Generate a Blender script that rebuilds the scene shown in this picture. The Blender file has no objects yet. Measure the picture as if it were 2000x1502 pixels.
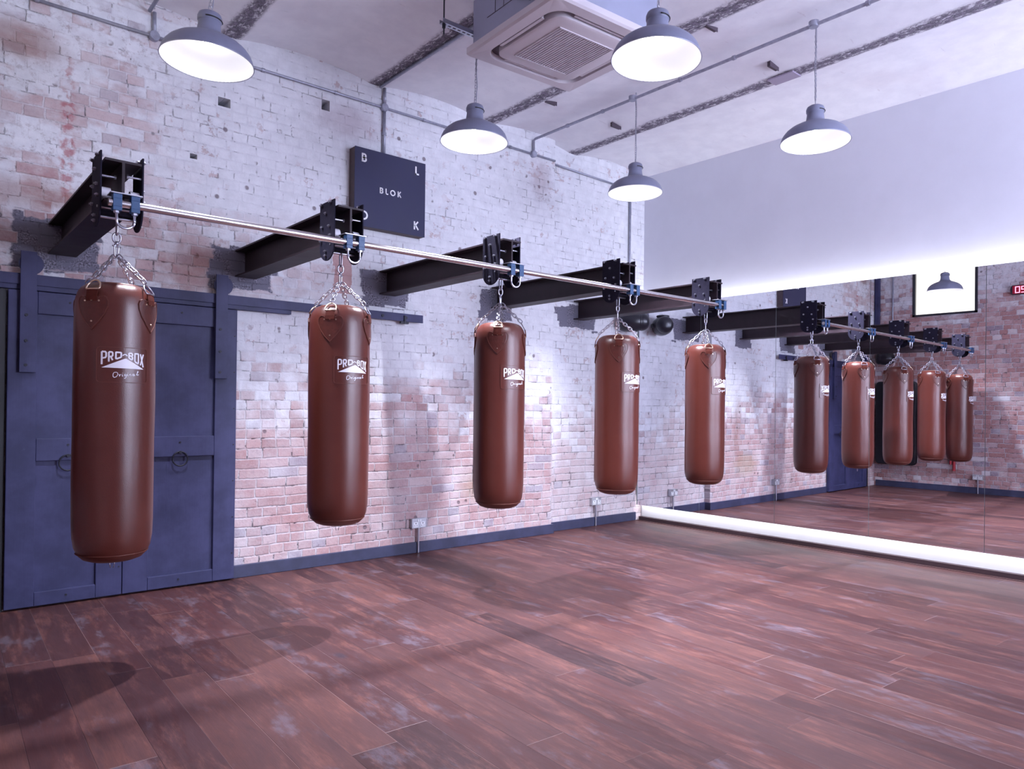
import bpy, bmesh, math, random
from mathutils import Vector, Matrix
random.seed(7)
SC = bpy.context.scene
COL = SC.collection
PI = math.pi
R = math.radians

# ------------------------------------------------------------------ node expression helper
class NT:
    def __init__(s, name):
        s.m = bpy.data.materials.new(name); s.m.use_nodes = True
        s.t = s.m.node_tree; s.n = s.t.nodes; s.l = s.t.links
        for x in list(s.n): s.n.remove(x)
        s.out = s.n.new('ShaderNodeOutputMaterial')
        s.p = s.n.new('ShaderNodeBsdfPrincipled')
        s.l.new(s.p.outputs[0], s.out.inputs[0])
    def put(s, inp, v):
        if isinstance(v, S): s.l.new(v.o, inp)
        elif isinstance(v, (tuple, list)):
            inp.default_value = tuple(v) + ((1.0,) if len(v) == 3 and len(inp.default_value) == 4 else ())
        else: inp.default_value = v
    def set(s, **k):
        names = dict(color='Base Color', rough='Roughness', metal='Metallic', normal='Normal', spec='Specular IOR Level',
                     coat='Coat Weight', emit='Emission Color', estr='Emission Strength', coatr='Coat Roughness')
        for a, b in k.items(): s.put(s.p.inputs[names[a]], b)
        return s.m
    def math(s, op, a, b=None, c=None, clamp=False):
        n = s.n.new('ShaderNodeMath'); n.operation = op; n.use_clamp = clamp
        for i, v in enumerate((a, b, c)):
            if v is not None: s.put(n.inputs[i], v)
        return S(s, n.outputs[0])
    def pos(s):
        n = s.n.new('ShaderNodeTexCoord'); return S(s, n.outputs['Object'])
    def sep(s, v):
        n = s.n.new('ShaderNodeSeparateXYZ'); s.put(n.inputs[0], v)
        return [S(s, o) for o in n.outputs]
    def comb(s, x, y, z=0.0):
        n = s.n.new('ShaderNodeCombineXYZ')
        for i, v in enumerate((x, y, z)): s.put(n.inputs[i], v)
        return S(s, n.outputs[0])
    def noise(s, v, scale=5., detail=2., rough=.5, dist=0.):
        n = s.n.new('ShaderNodeTexNoise'); s.put(n.inputs['Vector'], v)
        n.inputs['Scale'].default_value = scale; n.inputs['Detail'].default_value = detail
        n.inputs['Roughness'].default_value = rough; n.inputs['Distortion'].default_value = dist
        return S(s, n.outputs['Fac'])
    def white(s, v):
        n = s.n.new('ShaderNodeTexWhiteNoise'); n.noise_dimensions = '3D'; s.put(n.inputs['Vector'], v)
        return S(s, n.outputs['Value'])
    def vor(s, v, scale, feature='F1'):
        n = s.n.new('ShaderNodeTexVoronoi'); n.feature = feature; s.put(n.inputs['Vector'], v)
        n.inputs['Scale'].default_value = scale
        return S(s, n.outputs['Distance'])
    def ss(s, a, b, x):
        n = s.n.new('ShaderNodeMapRange'); n.interpolation_type = 'SMOOTHSTEP'
        s.put(n.inputs[0], x); s.put(n.inputs[1], a); s.put(n.inputs[2], b)
        return S(s, n.outputs[0])
    def mix(s, f, a, b):
        n = s.n.new('ShaderNodeMix'); n.data_type = 'RGBA'
        s.put(n.inputs[0], f); s.put(n.inputs[6], a); s.put(n.inputs[7], b)
        return S(s, n.outputs[2])
    def ramp(s, x, stops, const=False):
        n = s.n.new('ShaderNodeValToRGB'); s.put(n.inputs[0], x); e = n.color_ramp.elements
        if const: n.color_ramp.interpolation = 'CONSTANT'
        while len(e) < len(stops): e.new(.5)
        for el, (p, c) in zip(e, stops): el.position = p; el.color = (*c, 1)
        return S(s, n.outputs[0])
    def bump(s, h, strength=1., dist=.01):
        n = s.n.new('ShaderNodeBump'); s.put(n.inputs['Height'], h)
        n.inputs['Strength'].default_value = strength; n.inputs['Distance'].default_value = dist
        return S(s, n.outputs[0])
class S:
    def __init__(s, nt, o): s.nt, s.o = nt, o
    def __add__(s, b): return s.nt.math('ADD', s, b)
    def __radd__(s, b): return s.nt.math('ADD', b, s)
    def __sub__(s, b): return s.nt.math('SUBTRACT', s, b)
    def __rsub__(s, b): return s.nt.math('SUBTRACT', b, s)
    def __mul__(s, b): return s.nt.math('MULTIPLY', s, b)
    def __rmul__(s, b): return s.nt.math('MULTIPLY', b, s)
    def __truediv__(s, b): return s.nt.math('DIVIDE', s, b)
    def floor(s): return s.nt.math('FLOOR', s)
    def fract(s): return s.nt.math('FRACT', s)
    def abs(s): return s.nt.math('ABSOLUTE', s)
    def min(s, b): return s.nt.math('MINIMUM', s, b)
    def max(s, b): return s.nt.math('MAXIMUM', s, b)
    def gt(s, b): return s.nt.math('GREATER_THAN', s, b)
    def lt(s, b): return s.nt.math('LESS_THAN', s, b)
    def clamp(s): return s.nt.math('ADD', s, 0.0, clamp=True)

def simple(name, color, rough=.5, metal=0., noise=.0, nscale=30, spec=.5, bump=0., coat=0.):
    n = NT(name)
    if noise or bump:
        p = n.pos(); f = n.noise(p, nscale, 4, .6)
        if noise:
            c2 = tuple(max(0, c * (1 - noise)) for c in color); c1 = tuple(min(1, c * (1 + noise)) for c in color)
            n.set(color=n.mix(n.ss(.3, .7, f), c2, c1))
            n.set(rough=f * .2 + (rough - .1))
        else: n.set(color=color, rough=rough)
        if bump: n.set(normal=n.bump(f, bump, .004))
    else: n.set(color=color, rough=rough)
    n.set(metal=metal, spec=spec, coat=coat)
    return n.m
def emit(name, color, strength):
    n = NT(name); n.set(color=(0, 0, 0), emit=color, estr=strength, rough=.6); return n.m

# ------------------------------------------------------------------ materials of the room
CEMENT = [(-5.74, 2.34, .24, .17), (-4.557, 2.33, .25, .17), (-3.342, 2.31, .22, .15), (-2.126, 2.30, .20, .15), (-.937, 2.29, .30, .13)]
def brick_mat(name, axis, kind):
    n = NT(name)
    P = n.pos(); x, y, z = n.sep(P)
    u = x if axis == 'x' else y
    h = .0735
    P2 = n.comb(u, z, 0.)
    wx = (n.noise(P2, 2.2, 2) - .5) * .035; wz = (n.noise(n.comb(u + 31., z, 4.), 1.6, 2) - .5) * .03
    jit = (n.noise(P2, 30., 3, .6) - .5) * .011
    uu = u + wx + jit; vv = z + wz + jit
    row = (vv / h).floor(); fv = (vv / h).fract()
    par = ((row / 2.).fract() * 2.).floor()            # 0 / 1 : stretcher and header courses
    par = n.white(n.comb(row, 17., 2.)).gt(.46)
    rr = n.white(n.comb(row, 3., 1.))
    L = par * -.112 + .228
    cu = (uu + rr * .21) / L
    col = cu.floor(); fu = cu.fract()
    r1 = n.white(n.comb(col, row, 1.)); r2 = n.white(n.comb(col, row, 7.)); r3 = n.white(n.comb(col, row, 13.))
    du = (fu.min(1. - fu)) * L; dv = (fv.min(1. - fv)) * h
    d = du.min(dv)
    fine = n.noise(P2, 55., 4, .65); mid = n.noise(P2, 9., 4, .6); big = n.noise(P2, 1.3, 4, .6)
    joint = 1. - n.ss(.0035, .0085, d + (fine - .5) * .006)
    deep = (1. - n.ss(.001, .005, du.min(dv * 1.6) + (mid - .5) * .012))     # open joints, where mortar has gone
    brick = n.ramp(r1, [(0, (.30, .13, .125)), (.25, (.42, .20, .19)), (.5, (.36, .165, .155)), (.72, (.47, .27, .26)), (.86, (.52, .38, .38)), (.95, (.26, .20, .25))])
    brick = n.mix(n.ss(.35, .75, fine) * .35, brick, (.52, .36, .36))
    brick = n.mix(n.ss(.5, .68, n.noise(P2, 26., 6, .75)) * .55, brick, (.20, .10, .12))
    mortar = n.mix(mid, (.42, .37, .39), (.60, .56, .60))
    white = n.mix(n.ss(.3, .7, mid), (.67, .68, .72), (.765, .775, .815))
    if kind == 'back':
        # how much old white paint is left: thick high up, thin wash low down, half gone far left
        edge = z + (big - .5) * 1.1 + (mid - .5) * .5 + (r2 - .5) * .55
        right = n.ss(-1.42, -1.36, x)
        cover = n.ss(1.25, 1.85, edge + right * .35 + .2)
        left = (1. - n.ss(-5.45, -4.75, x + (big - .5) * 1.2))
        band = n.ss(.55, .0, (z - 2.32).abs() + (mid - .5) * .25 + (big - .5) * .3) * (1. - n.ss(-4.6, -3.5, x + (big - .5)))
        cover = (cover - band * .75 * n.ss(.35, .6, n.noise(P2, 5., 4, .6) + (r3 - .5) * .3) - left * n.ss(.42, .62, n.noise(n.comb(u, z * 1.8, 9.), 2.6, 5, .6) + (r3 - .5) * .25) * .75).clamp()
        wash = n.ss(.25, .8, n.noise(P2, 3.2, 4, .6)) * .38 + .10 + right * .24
    else:
        edge = z + (big - .5) * 1.4 + (mid - .5) * .4 + (r2 - .5) * .5
        cover = n.ss(2.9, 3.3, edge) * .75
        wash = n.ss(.42, .75, n.noise(P2, 2.2, 5, .7)) * .40 + .02
        wash = wash + (r2.gt(.93)) * .5
    bare = n.mix(joint * (n.ss(.30, .62, mid) * .55 + .12 if kind == 'back' else n.ss(.35, .6, mid) * .55 + .08), n.mix(wash.min(.9), brick, white), n.mix(.45, mortar, white))
    # paint flakes: single bricks and edges laid bare
    chip = (n.ss(.60, .68, n.noise(P2, 14., 5, .7) + (r3 - .5) * .22)) * n.ss(.45, .6, n.noise(P2, 1.7, 3, .6))
    flaked = n.mix(.35, brick, white)
    painted = n.mix(chip * .8, white, flaked)
    crack = deep * n.ss(.53, .60, n.noise(n.comb(u, z * 1.0, 20.), 6.5, 5, .72))
    painted = n.mix(joint * n.ss(.40, .66, big) * .22, painted, (.45, .43, .50))
    patina = n.ss(.50, .62, n.noise(P2, 19., 7, .78)) * n.ss(.38, .6, n.noise(P2, 2.3, 4, .6) + (.12 if kind == 'left' else 0.))
    if kind == 'back': patina = patina * (left * .75 + .14)
    painted = n.mix(patina * .75, painted, n.mix(fine, (.28, .23, .24), (.50, .46, .50)))
    colr = n.mix(cover, bare, painted)
    colr = n.mix(crack * (1. - cover * .55) * .85, colr, (.07, .05, .065))
    # pits
    pit = n.ss(.17, .10, n.vor(P2, 7.5)) * n.ss(.55, .6, n.noise(P2, 4.1, 3))
    colr = n.mix(pit * .8, colr, (.16, .12, .14))
    height = (1. - joint) * (.5 - cover * .38) + fine * .3 + mid * .35 - crack * .8 - chip * .15 - pit * .5
    if kind == 'back':
        def blob(cx, cz, rx, rz, soft=.5, nz=.5):
            a = (x - cx) / rx; b = (z - cz) / rz
            dd = n.math('SQRT', a * a + b * b) + (mid - .5) * nz + (big - .5) * nz
            return 1. - n.ss(1. - soft, 1., dd)
        def boxm(cx, cz, rx, rz, nz=.5):
            dd = ((x - cx) / rx).abs().max(((z - cz) / rz).abs()) + (mid - .5) * nz + (r3 - .5) * nz * .6
            return 1. - n.ss(.93, 1., dd)
        # soot and damp stains
        colr = n.mix(blob(-1.58, 3.62, .22, .30, .9) * .42, colr, (.33, .22, .24))
        colr = n.mix(blob(-3.72, 3.62, .45, .22, .9) * .45, colr, (.30, .20, .25))
        colr = n.mix(blob(-2.25, .55, .42, .22, .7) * .5, colr, (.42, .30, .20))
        colr = n.mix(blob(-2.02, 1.10, .16, .62, .8) * n.ss(.35, .6, mid) * .6, colr, (.26, .13, .10))
        colr = n.mix(blob(-5.72, 2.95, .05, .75, .7, 1.2) * n.ss(.45, .6, n.noise(P2, 17., 3)) * .7, colr, (.40, .10, .11))
        colr = n.mix(blob(-6.0, 3.55, .35, .16, .7) * .6, colr, (.30, .16, .13))
        colr = n.mix(boxm(-3.765, 2.40, .075, .19, .7) * .75, colr, n.mix(mid, (.36, .12, .11), (.55, .32, .30)))
        colr = n.mix(blob(-4.9, 2.25, .35, .25, .8) * .5, colr, (.36, .17, .14))
        colr = n.mix(blob(-5.9, 2.6, .5, .14, .8) * .5, colr, (.30, .15, .12))
        gravel = n.mix(n.ss(.35, .65, n.noise(P2, 90., 3, .7)), (.05, .048, .065), (.30, .29, .36))
        for i, (cx, cz, rx, rz) in enumerate(CEMENT):
            colr = n.mix(boxm(cx - .02, cz - .03, rx, rz), colr, n.mix(n.ss(.40, .55, mid), gravel, (.17, .165, .215)))
        colr = n.mix(boxm(-1.55, 2.46, .62, .045, .2) * .6, colr, gravel)
    n.set(color=colr, rough=.85, spec=.25, normal=n.bump(height, .75, .013))
    return n.m

def ceiling_mat():
    n = NT('ceiling_plaster'); P = n.pos(); x, y, z = n.sep(P)
    mid = n.noise(P, 6., 5, .6); big = n.noise(P, .9, 3, .6)
    streak = n.noise(n.comb(x * 16., y * 7., 0.), 1.6, 8, .75, .6)
    speck = n.noise(n.comb(x * 40., y * 26., 3.), 1., 5, .75)
    d = (((x + 1.05) / 1.215 + .5).fract() - .5).abs() * 1.215 + x.gt(-.3) * 1.
    w = n.noise(n.comb(0., y, x * .7), 1.1, 2)
    strip = 1. - n.ss(.055, .095, d + (streak - .5) * .12 - (w - .5) * .10)
    peel = strip * n.ss(.47, .54, streak * .6 + speck * .4 + n.ss(.10, .0, d) * .05)
    c = n.mix(n.ss(.3, .7, mid), (.80, .80, .845), (.87, .87, .905))
    c = n.mix(n.ss(.50, .72, big) * .26, c, (.58, .49, .55))
    c = n.mix(strip * .28, c, (.45, .40, .46))
    c = n.mix(peel * .92, c, n.mix(n.ss(.4, .65, speck), (.045, .038, .06), (.25, .21, .28)))
    sc = n.ss(.63, .70, n.noise(n.comb(x * 3., y * 14., 5.), 1.6, 5, .7))
    c = n.mix(sc * .25, c, (.45, .38, .42))
    n.set(color=c, rough=.8, spec=.3, normal=n.bump(mid * .3 - peel * .9 + streak * strip * .5, .6, .01))
    return n.m

def floor_mat():
    n = NT('oak_plank_floor'); P = n.pos(); x0, y0, z = n.sep(P)
    a = R(2.); x = x0 * math.cos(a) - y0 * math.sin(a); y = x0 * math.sin(a) + y0 * math.cos(a)
    W = .19
    row = (x / W).floor(); fx = (x / W).fract()
    off = n.white(n.comb(row, 1., 5.)); ln = n.white(n.comb(row, 2., 9.)) * .5 + 1.3
    cy = (y + off * 3.7) / ln; cell = cy.floor(); fy = cy.fract()
    r1 = n.white(n.comb(row, cell, 1.)); r2 = n.white(n.comb(row, cell, 4.)); r3 = n.white(n.comb(row, cell, 8.))
    gx = x * 1. + r2 * 7.
    warp = n.noise(n.comb(gx * 4., y * 1.2, r1 * 9.), 1., 3, .6)
    rings = n.noise(n.comb(gx * 34. + warp * 12., y * 1.6 + warp * 2., r1 * 20.), 1., 4, .65)
    fine = n.noise(n.comb(gx * 240., y * 7., r1 * 3.), 1., 3, .7)
    big = n.noise(n.comb(x0, y0, 0.), 1.1, 4, .6); blot = n.noise(n.comb(gx * 13., y * 2.6, r3 * 30.), 1., 8, .74)
    base = n.ramp(r1, [(0, (.027, .0095, .011)), (.25, (.078, .025, .023)), (.5, (.045, .015, .016)), (.75, (.104, .040, .034)), (1., (.068, .028, .028))])
    c = n.mix(n.ss(.36, .60, rings) * .75, base, n.mix(.5, base, (.07, .035, .04)))
    c = n.mix(n.ss(.48, .70, blot) * .60, c, (.205, .082, .064))
    c = n.mix(n.ss(.47, .30, blot) * .50, c, (.030, .014, .018))
    c = n.mix(n.ss(.3, .7, fine) * .30, c, (.05, .025, .026))
    scuff = n.ss(.545, .69, n.noise(n.comb(x * 5.5, y * 2.2, r3 * 4.), 1.2, 7, .72) + (r3 - .5) * .12)
    c = n.mix(scuff * .33, c, (.16, .145, .19))
    knot = n.ss(.085, .02, n.vor(n.comb(x * 2.2, y * 1.1, 0.), 1.))
    c = n.mix(knot * .8, c, (.03, .02, .03))
    seam = (fx.min(1. - fx)) * W; end = (fy.min(1. - fy)) * ln
    sl = 1. - n.ss(.0006, .0022, seam); el = 1. - n.ss(.0006, .0026, end)
    c = n.mix(sl * .45, c, n.mix(r2.gt(.72), (.02, .012, .014), (.26, .16, .15)))
    c = n.mix(el * n.ss(.3, .7, r3) * .45, c, (.36, .27, .27))
    g = sl.max(el)
    n.set(color=c, rough=rings * .12 + fine * .1 + scuff * .1 + .34, spec=.22,
          normal=n.bump(rings * .25 + fine * .2 - g * 1.2 + blot * .15, .35, .004))
    return n.m

def leather_mat():
    n = NT('brown_leather'); P = n.pos(); x, y, z = n.sep(P)
    f = n.noise(P, 9., 5, .6); g = n.vor(P, 260.); b = n.noise(P, 2.4, 3)
    scr = n.ss(.66, .72, n.noise(n.comb(x * 18., y * 18., z * 4.), 1.5, 5, .7))
    c = n.mix(n.ss(.2, .8, f), (.086, .0180, .0118), (.098, .0215, .0140))
    c = n.mix(scr * .12, c, (.20, .075, .05))
    n.set(color=c, rough=f * .04 + .30, spec=.60, normal=n.bump(g * .30 + f * .4 + b * 1.5, .12, .006))
    return n.m
def door_mat():
    n = NT('slate_blue_painted_wood'); P = n.pos(); x, y, z = n.sep(P)
    f = n.noise(P, 5., 5, .6); g = n.noise(n.comb(x * 60., y * 60., z * 3.), 1., 4, .7)
    c = n.mix(n.ss(.3, .7, f), (.024, .026, .076), (.044, .046, .122))
    sc = n.ss(.66, .73, n.noise(n.comb(x * 7., y, z * 7.), 1.5, 6, .75))
    c = n.mix(sc * .3, c, (.15, .16, .26))
    n.set(color=c, rough=.55, spec=.4, normal=n.bump(g * .5 + f * .4, .25, .006)); return n.m

M = {}
M['brick'] = brick_mat('painted_brickwork', 'x', 'back')
M['brick_left'] = brick_mat('red_brickwork', 'y', 'left')
M['ceiling'] = ceiling_mat(); M['floor'] = floor_mat(); M['leather'] = leather_mat(); M['door'] = door_mat()
M['plaster'] = simple('smooth_wall_paint', (.69, .695, .77), .7, noise=.02, nscale=3)
M['rear'] = simple('rear_wall_paint', (.50, .48, .56), .8, noise=.05, nscale=3)
M['cove'] = simple('white_cove_paint', (.85, .85, .88), .6)
M['leather_dark'] = simple('leather_patch', (.080, .0170, .0112), .36, noise=.15, nscale=40, bump=.15)
M['strap'] = simple('matt_leather_strap', (.080, .0170, .0112), .8, noise=.15, nscale=40, spec=.15)
M['thread'] = simple('stitching', (.13, .038, .026), .5)
M['leather_top'] = simple('worn_leather_top', (.20, .075, .045), .40, noise=.25, nscale=14, bump=.3)
M['steel'] = simple('dark_rolled_steel', (.022, .0105, .0165), .55, metal=.1, noise=.25, nscale=9, bump=.1)
M['plate'] = simple('black_steel_plate', (.017, .015, .028), .75, metal=.0, spec=.08, noise=.15, nscale=60, bump=.15)
M['zinc'] = simple('bright_zinc', (.46, .46, .52), .32, metal=1.)
M['chrome'] = simple('polished_tube', (.62, .59, .60), .27, metal=1.)
M['nylon'] = simple('white_nylon', (.75, .74, .80), .35)
M['blue'] = simple('blue_plastic', (.028, .085, .20), .4, spec=.5)
M['gold'] = simple('brass_fitting', (.62, .48, .36), .3, metal=1.)
M['galv'] = simple('galvanised_conduit', (.36, .37, .45), .42, metal=.55, noise=.12, nscale=25)
M['shade'] = simple('grey_enamel', (.20, .21, .30), .42, noise=.06, nscale=12, spec=.5)
M['enamel'] = simple('white_enamel', (.88, .88, .90), .3)
M['rubber'] = simple('black_rubber', (.012, .012, .016), .5)
M['glossblack'] = simple('black_moulded_plastic', (.014, .014, .024), .32)
M['vinyl'] = simple('black_vinyl', (.010, .010, .016), .45, bump=.1, nscale=60)
M['frame'] = simple('dark_metal_frame', (.02, .02, .03), .5)
M['acwhite'] = simple('air_conditioner_plastic', (.62, .575, .61), .45)
M['accase'] = simple('zinc_casing', (.36, .38, .50), .5, metal=.35, noise=.05, nscale=4)
M['acdark'] = simple('vent_interior', (.07, .05, .07), .6)
M['sign'] = simple('navy_sign_face', (.018, .019, .066), .6, noise=.05, nscale=5)
M['signside'] = simple('dark_stained_wood', (.07, .045, .05), .6, noise=.2, nscale=30)
M['white'] = simple('white_lettering', (.90, .90, .92), .5)
M['print'] = simple('silver_white_print', (.80, .79, .84), .45)
M['metalclad'] = simple('metal_clad_socket', (.52, .55, .60), .3, metal=.7)
M['switch'] = simple('white_switch', (.80, .82, .85), .4)
M['skirt'] = simple('slate_blue_skirting', (.035, .038, .082), .5, noise=.2, nscale=8)
M['darktrim'] = simple('dark_brown_trim', (.045, .025, .03), .5)
M['iron'] = simple('blackened_iron', (.018, .018, .028), .5, metal=.4)
M['red'] = simple('red_plastic', (.35, .012, .022), .4)
M['mirror'] = simple('silvered_mirror', (.86, .86, .89), 0.0, metal=1.)
M['mirroredge'] = simple('mirror_edge', (.28, .32, .34), .3)
M['window'] = emit('lit_window_pane', (1., .96, .88), 1.5)
M['fill_light'] = emit('fill_light_pane', (.70, .745, 1.), 18.5)  # glowing panes of the added, unseen windows: soft fill light
M['led'] = emit('led_strip', (.95, .95, 1.), 17.)
M['bulb'] = emit('lamp_bulb', (.93, .95, 1.), 32.)
M['digit'] = emit('red_digit', (1., .22, .36), 3.2)
M['display'] = emit('red_display', (.30, .002, .03), .6)

# ------------------------------------------------------------------ mesh helpers
def finish(name, bm, mat, parent=None, smooth=False, bevel=0.):
    me = bpy.data.meshes.new(name)
    bmesh.ops.recalc_face_normals(bm, faces=bm.faces)
    bm.to_mesh(me); bm.free()
    o = bpy.data.objects.new(name, me); COL.objects.link(o)
    for mm in (mat if isinstance(mat, (list, tuple)) else [mat]): me.materials.append(mm)
    if smooth:
        for p in me.polygons: p.use_smooth = True
        if smooth != 'all':
            try: me.set_sharp_from_angle(angle=R(38))
            except Exception: pass
    if bevel:
        b = o.modifiers.new('bevel', 'BEVEL'); b.width = bevel; b.segments = 2; b.limit_method = 'ANGLE'
    if parent is not None: o.parent = parent
    return o
def tag(o, label, cat, group=None, kind=None):
    if kind: o['kind'] = kind
    if label: o['label'] = label
    if cat: o['category'] = cat
    if group: o['group'] = group
    return o
def thing(name, label, cat, loc=(0, 0, 0), rz=0., group=None):
    o = bpy.data.objects.new(name, None); COL.objects.link(o); o.empty_display_size = .1
    o.location = loc; o.rotation_euler = (0, 0, rz)
    return tag(o, label, cat, group)
def struct(o, label=None, cat=None): o['kind'] = 'structure'; return tag(o, label, cat)
def box(bm, x0, x1, y0, y1, z0, z1, mat=None):
    vs = [bm.verts.new((x, y, z)) for x in (x0, x1) for y in (y0, y1) for z in (z0, z1)]
    fs = [(0, 1, 3, 2), (4, 6, 7, 5), (0, 4, 5, 1), (2, 3, 7, 6), (0, 2, 6, 4), (1, 5, 7, 3)]
    for f in fs: bm.faces.new([vs[i] for i in f])
    if mat is not None: bmesh.ops.transform(bm, matrix=mat, verts=vs)
    return vs
def cyl(bm, a, b, r, seg=16, r2=None, cap=True):
    a, b = Vector(a), Vector(b); r2 = r if r2 is None else r2
    d = (b - a).normalized(); q = d.to_track_quat('Z', 'Y'); A, B = [], []
    for i in range(seg):
        t = 2 * PI * i / seg; v = q @ Vector((math.cos(t), math.sin(t), 0))
        A.append(bm.verts.new(a + v * r)); B.append(bm.verts.new(b + v * r2))
    for i in range(seg): j = (i + 1) % seg; bm.faces.new((A[i], A[j], B[j], B[i]))
    if cap: bm.faces.new(A[::-1]); bm.faces.new(B)
def tube(bm, pts, r, seg=8, closed=False):
    pts = [Vector(p) for p in pts]; N = len(pts); rings = []
    up = Vector((.13, .21, .97)).normalized()
    for i, p in enumerate(pts):
        if closed: d = (pts[(i + 1) % N] - pts[i - 1]).normalized()
        else: d = (pts[min(i + 1, N - 1)] - pts[max(i - 1, 0)]).normalized()
        s = d.cross(up)
        if s.length < 1e-4: s = d.cross(Vector((1, 0, 0)))
        s.normalize(); t = s.cross(d).normalized(); 
        rings.append([bm.verts.new(p + (s * math.cos(2 * PI * k / seg) + t * math.sin(2 * PI * k / seg)) * r) for k in range(seg)])
    for i in range(N if closed else N - 1):
        a, b = rings[i], rings[(i + 1) % N]
        for k in range(seg): j = (k + 1) % seg; bm.faces.new((a[k], a[j], b[j], b[k]))
    if not closed: bm.faces.new(rings[0][::-1]); bm.faces.new(rings[-1])
def lathe(bm, prof, seg=48, fn=None, c=(0, 0, 0)):
    rings = []
    for (r, z) in prof:
        if r < 1e-5: rings.append([bm.verts.new((c[0], c[1], c[2] + z))])
        else:
            rg = []
            for k in range(seg):
                t = 2 * PI * k / seg; rr = r
                if fn: rr = r * fn(t, z)
                rg.append(bm.verts.new((c[0] + rr * math.cos(t), c[1] + rr * math.sin(t), c[2] + z)))
            rings.append(rg)
    for a, b in zip(rings, rings[1:]):
        for k in range(seg):
            j = (k + 1) % seg
            if len(a) == 1 and len(b) == 1: continue
            if len(a) == 1: bm.faces.new((a[0], b[j], b[k]))
            elif len(b) == 1: bm.faces.new((a[k], a[j], b[0]))
            else: bm.faces.new((a[k], a[j], b[j], b[k]))
def extrude_poly(bm, pts, f0, f1):
    """pts 2D; f0/f1 map (a,b) to the two faces"""
    A = [bm.verts.new(f0(*p)) for p in pts]; B = [bm.verts.new(f1(*p)) for p in pts]; N = len(pts)
    bm.faces.new(A); bm.faces.new(B[::-1])
    for i in range(N): j = (i + 1) % N; bm.faces.new((A[i], B[i], B[j], A[j]))
def ribbon(bm, pts, w, f0, f1, closed=False, sub=.004):
    """stroke of width w along 2D points, mapped on a surface"""
    P = [Vector(p) for p in pts]
    if closed: P.append(P[0])
    Q = [P[0]]
    for a, b in zip(P, P[1:]):
        k = max(1, int((b - a).length / sub))
        for i in range(1, k + 1): Q.append(a.lerp(b, i / k))
    N = len(Q); L0, R0, L1, R1 = [], [], [], []
    for i, p in enumerate(Q):
        a = Q[max(i - 1, 0)]; b = Q[min(i + 1, N - 1)]
        if closed and i in (0, N - 1): a, b = Q[-2], Q[1]
        d = (b - a).normalized(); nn = Vector((-d.y, d.x)) * w / 2
        l, r = p + nn, p - nn
        L0.append(bm.verts.new(f0(*l))); R0.append(bm.verts.new(f0(*r)))
        L1.append(bm.verts.new(f1(*l))); R1.append(bm.verts.new(f1(*r)))
    for i in range(N - 1):
        bm.faces.new((L1[i], L1[i + 1], R1[i + 1], R1[i])); bm.faces.new((L0[i], R0[i], R0[i + 1], L0[i + 1]))
        bm.faces.new((L0[i], L0[i + 1], L1[i + 1], L1[i])); bm.faces.new((R0[i], R1[i], R1[i + 1], R0[i + 1]))
    bm.faces.new((L0[0], L1[0], R1[0], R0[0])); bm.faces.new((L0[-1], R0[-1], R1[-1], L1[-1]))
def dup(o, parent=None):
    c = o.copy(); COL.objects.link(c); mi = o.matrix_parent_inverse.copy(); c.parent = parent; c.matrix_parent_inverse = mi
    for ch in list(o.children): dup(ch, c)
    return c
def arc(cx, cy, rx, ry, a0, a1, n=10):
    return [(cx + rx * math.cos(R(a0 + (a1 - a0) * i / n)), cy + ry * math.sin(R(a0 + (a1 - a0) * i / n))) for i in range(n + 1)]

def niche_plane(name, mat, f, us, vs, holes, depth, normal):
    """plane cut into a grid by coordinates us x vs with recessed holes; f(u,v) gives the point"""
    bm = bmesh.new(); U = set(us); V = set(vs)
    for (a, b, c, d) in holes: U |= {a, b}; V |= {c, d}
    U, V = sorted(U), sorted(V); nv = Vector(normal); cache = {}
    def vert(u, v, dd=0.):
        k = (round(u, 4), round(v, 4), dd)
        if k not in cache: cache[k] = bm.verts.new(Vector(f(u, v)) - nv * dd)
        return cache[k]
    def inside(u, v): return any(a < u < b and c < v < d for a, b, c, d in holes)
    for u0, u1 in zip(U, U[1:]):
        for v0, v1 in zip(V, V[1:]):
            if inside((u0 + u1) / 2, (v0 + v1) / 2): continue
            bm.faces.new([vert(u0, v0), vert(u1, v0), vert(u1, v1), vert(u0, v1)])
    for (a, b, c, d) in holes:
        um, vm = (a + b) / 2, (c + d) / 2
        q = [(a, c), (b, c), (b, d), (a, d)]
        us_ = [u for u in U if a <= u <= b]; vs_ = [v for v in V if c <= v <= d]
        ringp = [(u, c) for u in us_] + [(b, v) for v in vs_[1:]] + [(u, d) for u in us_[::-1][1:]] + [(a, v) for v in vs_[::-1][1:-1]]
        N = len(ringp)
        for i in range(N):
            p, q2 = ringp[i], ringp[(i + 1) % N]
            bm.faces.new([vert(*p), vert(*q2), vert(*q2, depth), vert(*p, depth)])
        bm.faces.new([vert(*p, depth) for p in ringp])
    return finish(name, bm, mat)

# ------------------------------------------------------------------ room shell
EPS, MX = .0149, .0328
def mirx(y, d=0.): return MX - EPS * y + d
ZC = 4.0
bm = bmesh.new(); box(bm, -8.6, .5, -8.1, .4, -.08, 0.); struct(finish('floor', bm, M['floor']))
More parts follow.
